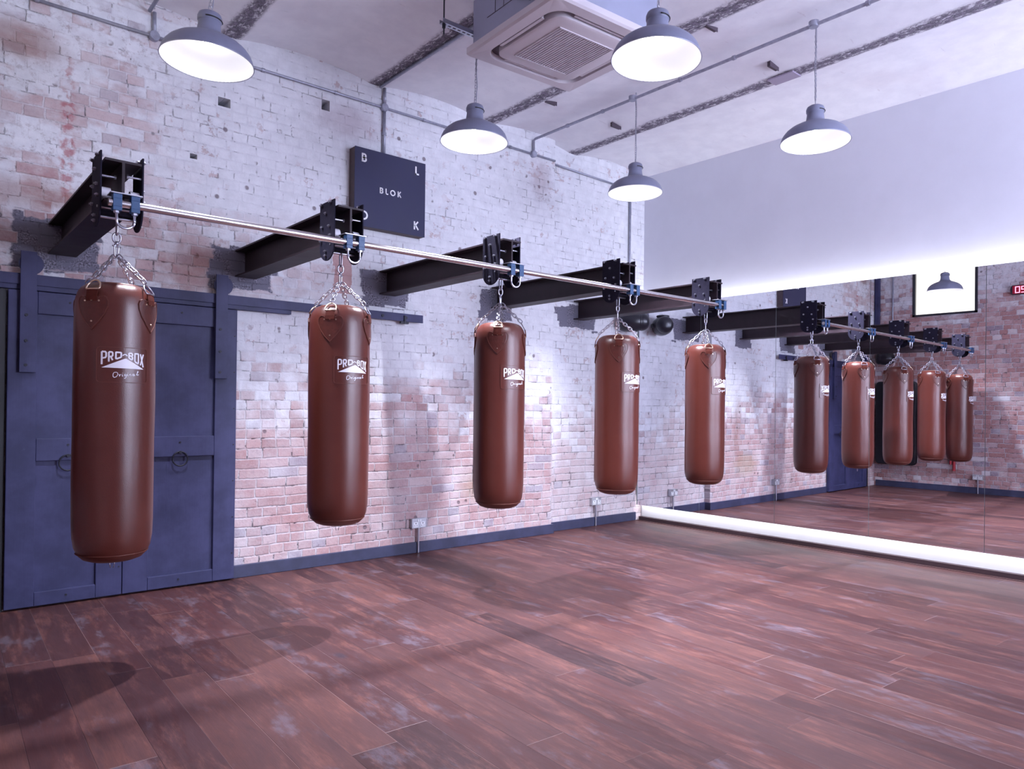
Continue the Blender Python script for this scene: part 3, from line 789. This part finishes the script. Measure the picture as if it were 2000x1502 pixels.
    sc([(750, 905), (720, 912), (700, 950), (700, 1000), (722, 1025), (765, 1010), (795, 965), (795, 925), (770, 905), (742, 912)])
    sc([(815, 960), (826, 950), (832, 1000), (840, 968), (866, 950)])
    sc([(890, 950), (888, 990), (905, 992)]); sc([(893, 925), (899, 920)])
    sc([(965, 945), (935, 950), (930, 985), (955, 985), (972, 948), (970, 1010), (945, 1042), (925, 1030)])
    sc([(1000, 942), (998, 980), (1014, 980)]); sc([(1003, 918), (1009, 914)])
    sc([(1035, 985), (1040, 940), (1040, 968), (1060, 940), (1072, 945), (1070, 980), (1085, 975)])
    sc([(1150, 935), (1118, 938), (1108, 968), (1128, 980), (1152, 940), (1152, 975), (1168, 972)])
    sc([(1195, 960), (1240, 890), (1245, 868), (1230, 870), (1215, 940), (1230, 960), (1262, 940)])
    finish('badge_script', bm, M['print'], badge)
    return t
bag0 = make_bag()
zs = [1.038, 1.0, 1.0, .992, .988]
for i, x in enumerate(BX):
    b = bag0 if i == 0 else dup(bag0)
    b.location = (x + [0, 0, .0, 0, 0][i], HY, 2.160); b.scale = (1, 1, zs[i])
    tag(b, 'brown leather punching bag on chains, ' + bag_where[i], 'punching bag', 'brown leather punching bags in a row')

# ------------------------------------------------------------------ pendant lamps
def make_lamp():
    t = thing('pendant_lamp', '', 'pendant lamp')   # origin at rim centre
    prof = [(.2355, -.002), (.2345, .006), (.229, .026), (.218, .050), (.200, .073), (.174, .094), (.144, .110), (.114, .122), (.088, .132), (.070, .144), (.0615, .162), (.0575, .19), (.055, .222)]
    inner = [(r - .003, z - .002) for r, z in prof]; inner[0] = (.2325, -.001)
    bm = bmesh.new(); lathe(bm, prof, 64); finish('shade', bm, M['shade'], t, smooth='all')
    bm = bmesh.new(); lathe(bm, inner[:10] + [(.060, .150), (0, .152)], 64); finish('reflector', bm, M['enamel'], t, smooth='all')['label'] = 'white enamel inside of shade'
    bm = bmesh.new(); tube(bm, [(.2345 * math.cos(a), .2345 * math.sin(a), .0) for a in [2 * PI * i / 72 for i in range(72)]], .0026, 6, True); finish('rim', bm, M['galv'], t, smooth='all')
    bm = bmesh.new(); lathe(bm, [(.055, .210), (.061, .216), (.062, .236), (.056, .252), (.040, .262), (.018, .268), (0, .270)], 40); finish('cap', bm, M['shade'], t, smooth='all')
    bm = bmesh.new(); tube(bm, [(.0635 * math.cos(a), .0635 * math.sin(a), .221) for a in [-2.6 + 2.0 * i / 12 for i in range(13)]], .0035, 6); finish('cap_clip', bm, M['rubber'], t, smooth='all')
    bm = bmesh.new(); lathe(bm, [(0, .088), (.018, .091), (.030, .104), (.033, .120), (.028, .136), (.016, .150)], 24); finish('bulb', bm, M['bulb'], t, smooth='all')
    bm = bmesh.new(); tube(bm, link_pts(Vector((0, 0, .283)), Vector((0, 0, 1)), Vector((1, 0, 0)), .036, .022), .003, 6, True); finish('hook', bm, M['zinc'], t, smooth='all')
    bm = bmesh.new(); L = .50; chain(bm, (0, 0, .30), (0, 0, .30 + L), pitch=.020, ln=.026, wd=.013, r=.0018, seg=5); finish('chain', bm, M['zinc'], t, smooth='all')
    bm = bmesh.new(); tube(bm, [(.010, 0, .268), (.016, .002, .30), (.022, 0, .40), (.012, .008, .55), (.016, 0, .70), (.010, 0, .80)], .0034, 6); finish('flex_cable', bm, M['galv'], t, smooth='all')
    return t
lamps = [((-5.305, -1.457, 3.108), (-.029, .025), 'nearest of the left row, in the upper left corner'),
         ((-3.489, -1.404, 3.135), (-.019, .007), 'hanging above and right of the square sign'),
         ((-3.492, -2.996, 3.141), (-.052, .016), 'hanging in front of the air conditioner, brightest one'),
         ((-1.560, -2.875, 3.205), (-.031, -.004), 'hanging in front of the plain wall above mirrors'),
         ((-1.646, -1.293, 3.167), (-.026, -.007), 'smallest in view, hanging near the far corner')]
lamp0 = make_lamp()
LP = 290.
for i, (c, tl, lab) in enumerate(lamps):
    l = lamp0 if i == 0 else dup(lamp0)
    l.location = c
    tx, ty = tl; l.rotation_euler = (math.atan(ty), -math.atan(tx), .4)
    tag(l, 'grey enamel factory pendant lamp, lit, ' + lab, 'pendant lamp', 'grey factory pendant lamps')
    L = bpy.data.lights.new('lamp_light', 'SPOT'); L.spot_size = R(98); L.spot_blend = 1.; L.energy = LP; L.shadow_soft_size = .028; L.color = (.82, .85, 1.)
    o = bpy.data.objects.new('lamp_light', L); COL.objects.link(o); o.parent = l; o.location = (0, 0, .060)

# ------------------------------------------------------------------ conduits and junction boxes
def conduit(pts, r, label, clips=(), name='conduit'):
    bm = bmesh.new(); tube(bm, pts, r, 12)
    o = finish(name, bm, M['galv'], None, smooth='all'); tag(o, label, 'conduit', None)
    for c, ax in clips:
        bm = bmesh.new(); c = Vector(c); d = Vector(ax) * .012; cyl(bm, c - d, c + d, r * 1.45, 12)
        finish('saddle_clip', bm, M['galv'], o, smooth=True)
    return o
yw = -.016
conduit([(-6.44, yw, 3.825), (-1.40, yw, 3.825)], .0105, 'thin grey conduit running along the top of the brick wall', [((x, yw, 3.825), (1, 0, 0)) for x in (-5.9, -5.0, -4.45, -3.85, -3.0, -2.5, -2.0)])
conduit([(-1.40, .062, 3.825), (-.14, .062, 3.80)], .0105, 'short conduit on the set-back brick beside the far lamp')
conduit([(-5.216, yw - .004, 3.83), (-5.216, yw - .004, 3.99)], .0125, 'short grey conduit drop above the left junction box')
conduit([(-3.404, yw - .006, 3.41), (-3.404, yw - .006, 3.792)], .0135, 'vertical grey conduit feeding the top of the square sign', [((-3.404, yw - .004, 3.6), (0, 0, 1))])
conduit([(-3.404, yw - .006, 3.858), (-3.404, yw - .006, 3.99)], .0135, 'short grey conduit from the ceiling joist to the box above the sign')
conduit([(-1.70, yw - .004, 3.83), (-1.70, yw - .004, 3.96), (-1.70, yw - .03, 3.972), (-1.70, -8., 3.972)], .0125, 'ceiling conduit carrying the two right hand lamps', [((-1.70, y, 3.972), (0, 1, 0)) for y in (-.5, -.95, -1.8, -2.3, -3.3, -3.8)])
conduit([(-3.45, -.03, 3.985), (-3.45, -8., 3.985)], .0125, 'ceiling conduit along the peeling joist beside the air conditioner')
conduit([(-5.25, -.03, 3.985), (-5.25, -8., 3.985)], .0125, 'ceiling conduit above the nearest lamp')
conduit([(-.14, .058, 3.79), (-.14, .058, 2.30)], .0125, 'vertical conduit down the white brick beside the mirror wall')
def jbox(c, ax, label):
    bm = bmesh.new(); c = Vector(c); cyl(bm, c, c + Vector(ax) * .036, .034, 24); o = finish('junction_box', bm, M['galv'], None, smooth=True, bevel=.002)
    tag(o, label, 'junction box', 'round conduit boxes')
    bm = bmesh.new(); cyl(bm, c + Vector(ax) * .036, c + Vector(ax) * .040, .030, 24); finish('box_lid', bm, M['galv'], o, smooth=True)
jbox((-5.216, .0, 3.825), (0, -1, 0), 'round grey conduit box on brick behind the nearest lamp')
jbox((-3.404, .0, 3.825), (0, -1, 0), 'round grey conduit box above the square sign')
jbox((-1.70, .0, 3.825), (0, -1, 0), 'round conduit box on brick where the ceiling conduit comes down')
for (x, y), lab in (((-1.70, -1.30), 'round ceiling box above the far corner lamp'), ((-1.70, -2.93), 'round ceiling box above the lamp by the plain wall')):
    jbox((x, y, 3.998), (0, 0, -1), lab)
# lamp ceiling hooks
for c, _, lab in lamps:
    bm = bmesh.new(); cyl(bm, (c[0], c[1], 3.93), (c[0], c[1], 4.045), .006, 8); cyl(bm, (c[0], c[1], c[2] + .80), (c[0], c[1], 3.94), .0035, 6)
    tag(finish('ceiling_hook', bm, M['zinc'], smooth=True), 'hook rod of the lamp ' + lab, 'hook', 'lamp hooks under the ceiling')

# ------------------------------------------------------------------ air conditioner
t = thing('air_conditioner', 'white ceiling cassette air conditioner hung below the plaster', 'air conditioner', (-3.28, -2.07, 3.6))
t.rotation_euler = (0, 0, R(-3.)); t.scale = (1, 1, 1)
def acp(nm, bm, m, par=None, **k): return finish(nm, bm, m, par or t, **k)
hwid = .453
bm = bmesh.new(); box(bm, -.42, .42, -.42, .42, .045, .36); cas = acp('casing', bm, M['accase'], bevel=.004)
bm = bmesh.new()
for k in range(3):
    x = -.36 + k * .09
    for a, b, c, d in ((x, x + .088, .30, .303), (x, x + .003, .18, .30), (x, x + .088, .18, .183)): box(bm, a, b, -.4225, -.42, c, d)
    for a, b, c, d in ((x, x + .088, .30, .303), (x, x + .003, .18, .30), (x, x + .088, .18, .183)): box(bm, -.4225, -.42, a + .35, b + .35, c, d)
acp('casing_rib', bm, M['acdark'], cas)
bm = bmesh.new(); cyl(bm, (-.42, -.12, .20), (-.45, -.12, .20), .062, 24); box(bm, -.455, -.42, -.30, -.18, .10, .26); acp('pipe_outlet', bm, M['rubber'], cas, smooth=True)
# fascia: square ring with bevelled edge + raised centre
bm = bmesh.new()
def sqring(s, z, r=0., n=6):
    pts = []
    for cx, cy, q0 in ((1, 1, 0), (-1, 1, 90), (-1, -1, 180), (1, -1, 270)):
        for i in range(n + 1):
            a = R(q0 + 90 * i / n); pts.append(bm.verts.new((cx * (s - r) + r * math.cos(a), cy * (s - r) + r * math.sin(a), z)))
    return pts
def bridge(a, b):
    for i in range(len(a)): j = (i + 1) % len(a); bm.faces.new((a[i], a[j], b[j], b[i]))
r0 = sqring(hwid, .05, .012); r1 = sqring(hwid, .012, .012); r2 = sqring(hwid - .012, .0, .012); r3 = sqring(.372, -.002, .12); r4 = sqring(.366, .03, .115); 
bm.faces.new(r0); bridge(r0, r1); bridge(r1, r2); bridge(r2, r3); bridge(r3, r4)
fas = acp('fascia', bm, M['acwhite'], smooth=True)
bm = bmesh.new(); r5 = sqring(.37, .034, .11); r6 = sqring(.29, .034, .08); bridge(r5, r6); acp('vent_slot', bm, M['acdark'])
bm = bmesh.new(); a = sqring(.322, .034, .085); b = sqring(.320, -.004, .082); c = sqring(.305, -.010, .07); bridge(a, b); bridge(b, c); bm.faces.new(c)
cp = acp('centre_panel', bm, M['acwhite'], smooth=True)
bm = bmesh.new()
for k in range(22):
    x = -.205 + k * .0195; box(bm, x, x + .009, -.215, .215, -.0155, -.0095)
for k in (-.226, .219): box(bm, -.226, .226, k, k + .007, -.0165, -.0095); box(bm, k, k + .007, -.226, .226, -.0165, -.0095)
acp('intake_grille', bm, simple('grille_plastic', (.57, .53, .57), .5), cp)
for k, (cx, cy, w_, h_) in enumerate(((-.345, 0, .008, .21), (.345, 0, .008, .21), (0, -.345, .21, .008), (0, .345, .21, .008))):
    bm = bmesh.new(); box(bm, cx - w_ - .004, cx + w_ + .004, cy - h_, cy + h_, .004, .010); box(bm, cx - w_, cx + w_, cy - h_, cy - h_ + .01, .010, .03); acp('louvre', bm, M['acwhite'], bevel=.002)
for x, y in ((-.36, -.36), (.36, -.36), (-.36, .36), (.36, .36)):
    bm = bmesh.new(); cyl(bm, (x, y, .36), (x, y, .425), .005, 8); acp('threaded_rod', bm, M['zinc'])
# slotted strut beside it
t = thing('slotted_strut', 'slotted steel strut on a threaded rod beside the air conditioner', 'strut', (-3.74, -1.60, 3.75))
bm = bmesh.new(); box(bm, -.17, .16, -.02, .02, -.005, -.002); box(bm, -.17, .16, -.02, -.017, -.002, .022); box(bm, -.17, .16, .017, .02, -.002, .022); finish('channel', bm, M['zinc'], t)
bm = bmesh.new()
for k in range(8): box(bm, -.155 + k * .038, -.133 + k * .038, -.006, .006, -.0062, -.0048)
finish('slot', bm, M['acdark'], t)
bm = bmesh.new(); cyl(bm, (-.15, 0, -.07), (-.15, 0, .28), .005, 8); cyl(bm, (-.15, 0, -.03), (-.15, 0, -.006), .012, 6); cyl(bm, (-.15, 0, .245), (-.15, 0, .255), .03, 16); finish('threaded_rod', bm, M['iron'], t)
bm = bmesh.new(); cyl(bm, (.12, 0, -.06), (.12, 0, .28), .005, 8); finish('threaded_rod', bm, M['iron'], t)
# metal plate on the ceiling, and dark bars added in place of its slots
bm = bmesh.new(); box(bm, -1.13, -1.00, -2.46, -2.24, 3.985, 3.997); tag(finish('ceiling_plate', bm, simple('lilac_painted_plate', (.36, .31, .40), .6)), 'small flat plate screwed across a ceiling joist near the plain wall', 'plate')
for (x, y, lab) in ((-2.15, -2.40, 'between the bright lamp and the next lamp'), (-2.12, -.71, 'behind the cassette unit'), (-1.27, -.72, 'near the far corner lamp'), (-1.27, -2.37, 'beside the small ceiling plate')):
    bm = bmesh.new(); box(bm, x - .06, x + .06, y - .012, y + .012, 3.998, 4.05); box(bm, x - .065, x + .065, y - .016, y - .012, 3.992, 4.05)
    tag(finish('slot_bar', bm, M['acdark']), 'dark bar standing in for a ceiling slot, ' + lab, 'slot bar', 'dark bars standing in for ceiling slots')

# ------------------------------------------------------------------ sign
t = thing('wall_sign', 'square navy sign board with white letters on the painted brick', 'sign', (-3.375, -.10, 2.765))
SX0, SX1, SZ0, SZ1 = -3.716, -3.034, 2.765, 3.407
def sgn(nm, bm, m, par=None, **k):
    o = finish(nm, bm, m, par or t, **k)
    if par is None: o.matrix_parent_inverse = Matrix.Translation(-Vector(t.location))
    return o
bm = bmesh.new(); box(bm, SX0 + .002, SX1 - .002, -.094, -.002, SZ0 + .002, SZ1 - .002); sgn('frame', bm, M['signside'])['label'] = 'dark wooden side frame'
bm = bmesh.new(); box(bm, SX0, SX1, -.100, -.094, SZ0, SZ1); sgn('board', bm, M['sign'])
F0 = lambda a, b: (a, -.100, b); F1 = lambda a, b: (a, -.1035, b)
def sletter(ch, x, z, h, nm='letter'):
    """x,z = lower left"""
    w = h * .185; g = w / 2; bm = bmesh.new()
    if ch == 'B':
        W = h * .60; hb = h * .5
        S_ = [[(g, 0), (g, h)], [(g, h - g)] + arc(W - hb / 2 - g * .3, h - g - (hb - w) / 2 - g * .5, hb / 2 - g * .6, (hb - w) / 2 + g * .5, 90, -90, 8) + [(g, h / 2 - g * .1)],
              [(g, h / 2 + g * .1)] + arc(W - hb / 2, g + (hb - w) / 2 + g * .5, hb / 2 - g * .4, (hb - w) / 2 + g * .6, 90, -90, 8) + [(g, g)]]
    elif ch == 'L': S_ = [[(g, 0), (g, h)], [(0, g), (h * .52, g)]]
    elif ch == 'O': S_ = [arc(h * .5, h * .5, h * .5 - g * .9, h * .5 - g * .9, 0, 345, 26)]
    elif ch == 'K': S_ = [[(g, 0), (g, h)], [(g, h * .40), (h * .60, h)], [(h * .22, h * .56), (h * .66, 0)]]
    for s in S_: ribbon(bm, [(x + a, z + b) for a, b in s], w, F0, F1, closed=(ch == 'O'), sub=.05)
    sgn(nm, bm, M['white'])
sletter('B', -3.655, 3.292, .070); sletter('L', -3.140, 3.292, .072); sletter('O', -3.668, 2.818, .074); sletter('K', -3.148, 2.818, .070)
for ch, x in zip('BLOK', (-3.484, -3.430, -3.384, -3.312)): sletter(ch, x, 3.064, .049)

# ------------------------------------------------------------------ sockets
def socket(loc, rz, label):
    t = thing('double_socket', label, 'wall socket', loc, rz, 'metal double sockets low on the walls')
    bm = bmesh.new(); box(bm, -.070, .070, -.036, .0, -.040, .040); finish('back_box', bm, M['metalclad'], t, bevel=.003)
    bm = bmesh.new(); box(bm, -.073, .073, -.042, -.036, -.043, .043); fp = finish('faceplate', bm, M['metalclad'], t, bevel=.002)
    for x in (-.036, .036):
        bm = bmesh.new(); box(bm, x - .024, x + .024, -.045, -.042, -.034, .010); finish('socket_insert', bm, M['switch'], fp, bevel=.001)
        bm = bmesh.new(); box(bm, x - .004, x + .004, -.0458, -.045, -.006, .004); box(bm, x - .014, x - .008, -.0458, -.045, -.024, -.018); box(bm, x + .008, x + .014, -.0458, -.045, -.024, -.018); finish('pin_hole', bm, M['rubber'], fp)
    bm = bmesh.new(); box(bm, -.018, -.002, -.048, -.042, .012, .034); box(bm, .002, .018, -.048, -.042, .012, .034); finish('rocker_switch', bm, M['switch'], fp, bevel=.001)
    bm = bmesh.new(); cyl(bm, (0, -.028, -.040), (0, -.028, -loc[2] + .002), .0105, 12); finish('conduit_stub', bm, M['zinc'], t, smooth=True)
    return t
socket((-3.016, -.0015, .264), 0, 'metal double wall socket below the brick, between second and third bags')
socket((-.665, .0785, .272), 0, 'metal double wall socket on the set-back brick, below the fourth bag')
socket((-6.4785, -1.590, .263), R(90), 'metal double socket on the left wall, seen only in the mirror')

# ------------------------------------------------------------------ speakers
def speaker(c, ang, label, L=.36):
    t = thing('wall_speaker', label, 'speaker', c, ang, 'black rounded speakers in the corners')
    bm = bmesh.new(); pr = []
    for k in range(13): a = PI / 2 * k / 12; pr.append((.112 * math.sin(a) ** .8 if k else 0, -L / 2 + .10 * (1 - math.cos(a))))
    pr += [(.114, -.02), (.112, .04), (.100, .075), (.098, .082), (.104, .09)]
    for k in range(13): a = PI / 2 * k / 12; pr.append((.102 * math.cos(a) ** .7 if k < 12 else 0, .09 + (L / 2 - .09) * math.sin(a)))
    lathe(bm, pr, 40)
    bmesh.ops.rotate(bm, verts=bm.verts, cent=(0, 0, 0), matrix=Matrix.Rotation(PI / 2, 3, 'Y'))
    finish('speaker_body', bm, M['glossblack'], t, smooth='all')
    bm = bmesh.new(); lathe(bm, [(.07, .098), (.078, .112), (.070, .120), (.055, .112), (.04, .108), (0, .108)], 32); finish('top_ring', bm, M['glossblack'], t, smooth='all')
    bm = bmesh.new(); cyl(bm, (0, 0, .107), (0, 0, .118), .014, 12); finish('ring_bolt', bm, M['zinc'], t, smooth=True)
    return t
s1 = speaker((-.235, -.085, 2.262), math.atan2(-.767, .66), 'black rounded speaker in the corner behind the fourth bag chain')
bm = bmesh.new(); box(bm, -.045, .045, .10, .13, -.02, .02); 
bk = finish('bracket', bm, M['iron'], s1)
s2 = speaker((-6.335, -.22, 2.195), R(60), 'black rounded speaker in the left corner, seen only in the mirror', .30)

# ------------------------------------------------------------------ things on the left wall (seen in the mirror)
t = thing('digital_clock', 'red digital wall clock, seen at the right edge of the mirrors', 'clock', (-6.478, -2.34, 3.175), R(90))
bm = bmesh.new(); pts = []
for cx, q0 in ((.30, -90), (-.30, 90)):
    for i in range(9): a = R(q0 + 180 * i / 8); pts.append((cx + .03 * math.cos(a), .072 * math.sin(a)))
extrude_poly(bm, pts, lambda a, b: (a, 0., b), lambda a, b: (a, -.05, b)); finish('clock_case', bm, M['glossblack'], t, bevel=.003)
bm = bmesh.new(); box(bm, -.30, .30, -.052, -.050, -.060, .060); finish('display', bm, M['display'], t)
SEG = {'0': 'abcdef', '2': 'abged', '5': 'afgcd'}
def digit(ch, cx):
    w, h, s = .026, .044, .012; sg = dict(a=((-w, h), (w, h)), b=((w, h), (w, 0)), c=((w, 0), (w, -h)), d=((-w, -h), (w, -h)), e=((-w, 0), (-w, -h)), f=((-w, h), (-w, 0)), g=((-w, 0), (w, 0)))
    bm = bmesh.new()
    for k in SEG[ch]:
        (a, b), (c, d) = sg[k]; e = s / 2
        box(bm, cx + min(a, c) - e, cx + max(a, c) + e, -.0535, -.052, min(b, d) - e, max(b, d) + e)
    finish('digit', bm, M['digit'], t)
digit('0', .235); digit('2', .155)
def pad(y0, y1, z0, z1, label):
    t = thing('wall_pad', label, 'wall pad', (-6.478, (y0 + y1) / 2, z0), 0, 'black pads on the left wall')
    bm = bmesh.new(); w = (y1 - y0) / 2; h = (z1 - z0); r = min(.07, w * .8); pts = []
    for sx, sz, q0 in ((1, 1, 0), (-1, 1, 90), (-1, 0, 180), (1, 0, 270)):
        for i in range(7):
            a = R(q0 + 90 * i / 6); pts.append((sx * (w - r) + r * math.cos(a), (h - r if sz else r) + r * math.sin(a)))
    extrude_poly(bm, pts, lambda a, b: (0, a, b), lambda a, b: (.10, a, b)); finish('padding', bm, M['vinyl'], t, bevel=.02)
    bm = bmesh.new(); box(bm, -.0, .014, -.03, .03, h - .0, h + .05); finish('hanging_tab', bm, M['iron'], t)
pad(-.70, -.045, .385, 1.80, 'large black upright wall pad in the left corner, seen in the mirror')
pad(-1.20, -.86, .80, 1.68, 'smaller black wall pad beside the large one, seen in the mirror')
t = thing('skipping_rope', 'red skipping rope handles hanging on the left wall, seen in the mirror', 'skipping rope', (-6.455, -1.25, .80))
bm = bmesh.new(); cyl(bm, (0, 0, -.06), (0, 0, -.46), .018, 12, .024); finish('handle', bm, M['red'], t, smooth=True)
bm = bmesh.new(); cyl(bm, (.02, .045, -.10), (.02, .045, -.36), .015, 12, .019); finish('handle', bm, M['red'], t, smooth=True)
bm = bmesh.new(); tube(bm, [(0, 0, -.06), (0, .01, .2), (.0, .02, .36), (.01, .035, .2), (.02, .045, -.10)], .005, 6); finish('cord', bm, M['red'], t, smooth='all')
bm = bmesh.new(); cyl(bm, (-.024, .02, .352), (.03, .02, .352), .006, 8); finish('hook', bm, M['iron'], t)
conduit([(-6.462, -.29, 3.99), (-6.462, -.29, 2.2)], .012, 'vertical dark conduit on the left wall, seen in the mirror')

# ------------------------------------------------------------------ world, camera
W = bpy.data.worlds.new('world'); SC.world = W; W.use_nodes = True
W.node_tree.nodes['Background'].inputs[0].default_value = (.75, .75, 1., 1); W.node_tree.nodes['Background'].inputs[1].default_value = .25
cam = bpy.data.cameras.new('camera'); co = bpy.data.objects.new('camera', cam); COL.objects.link(co); SC.camera = co
cam.sensor_fit = 'HORIZONTAL'; cam.sensor_width = 36.; cam.lens = 1424.0 / 2000 * 36
cam.shift_x = 4.372 / 2000; cam.shift_y = 34.796 / 2000; cam.clip_start = .02
rt = Vector((.76549685, -.64333183, .01177829)); up = Vector((-.01249172, .00344291, .99991605)); fw = Vector((.64331837, .76557972, .00540079))
mw = Matrix((( rt.x, up.x, -fw.x, -6.54339), (rt.y, up.y, -fw.y, -5.45832), (rt.z, up.z, -fw.z, 1.3), (0, 0, 0, 1)))
co.matrix_world = mw
vs = SC.view_settings; vs.view_transform = 'Standard'; vs.look = 'None'; vs.gamma = 1.; vs.use_curve_mapping = False; vs.exposure = .44
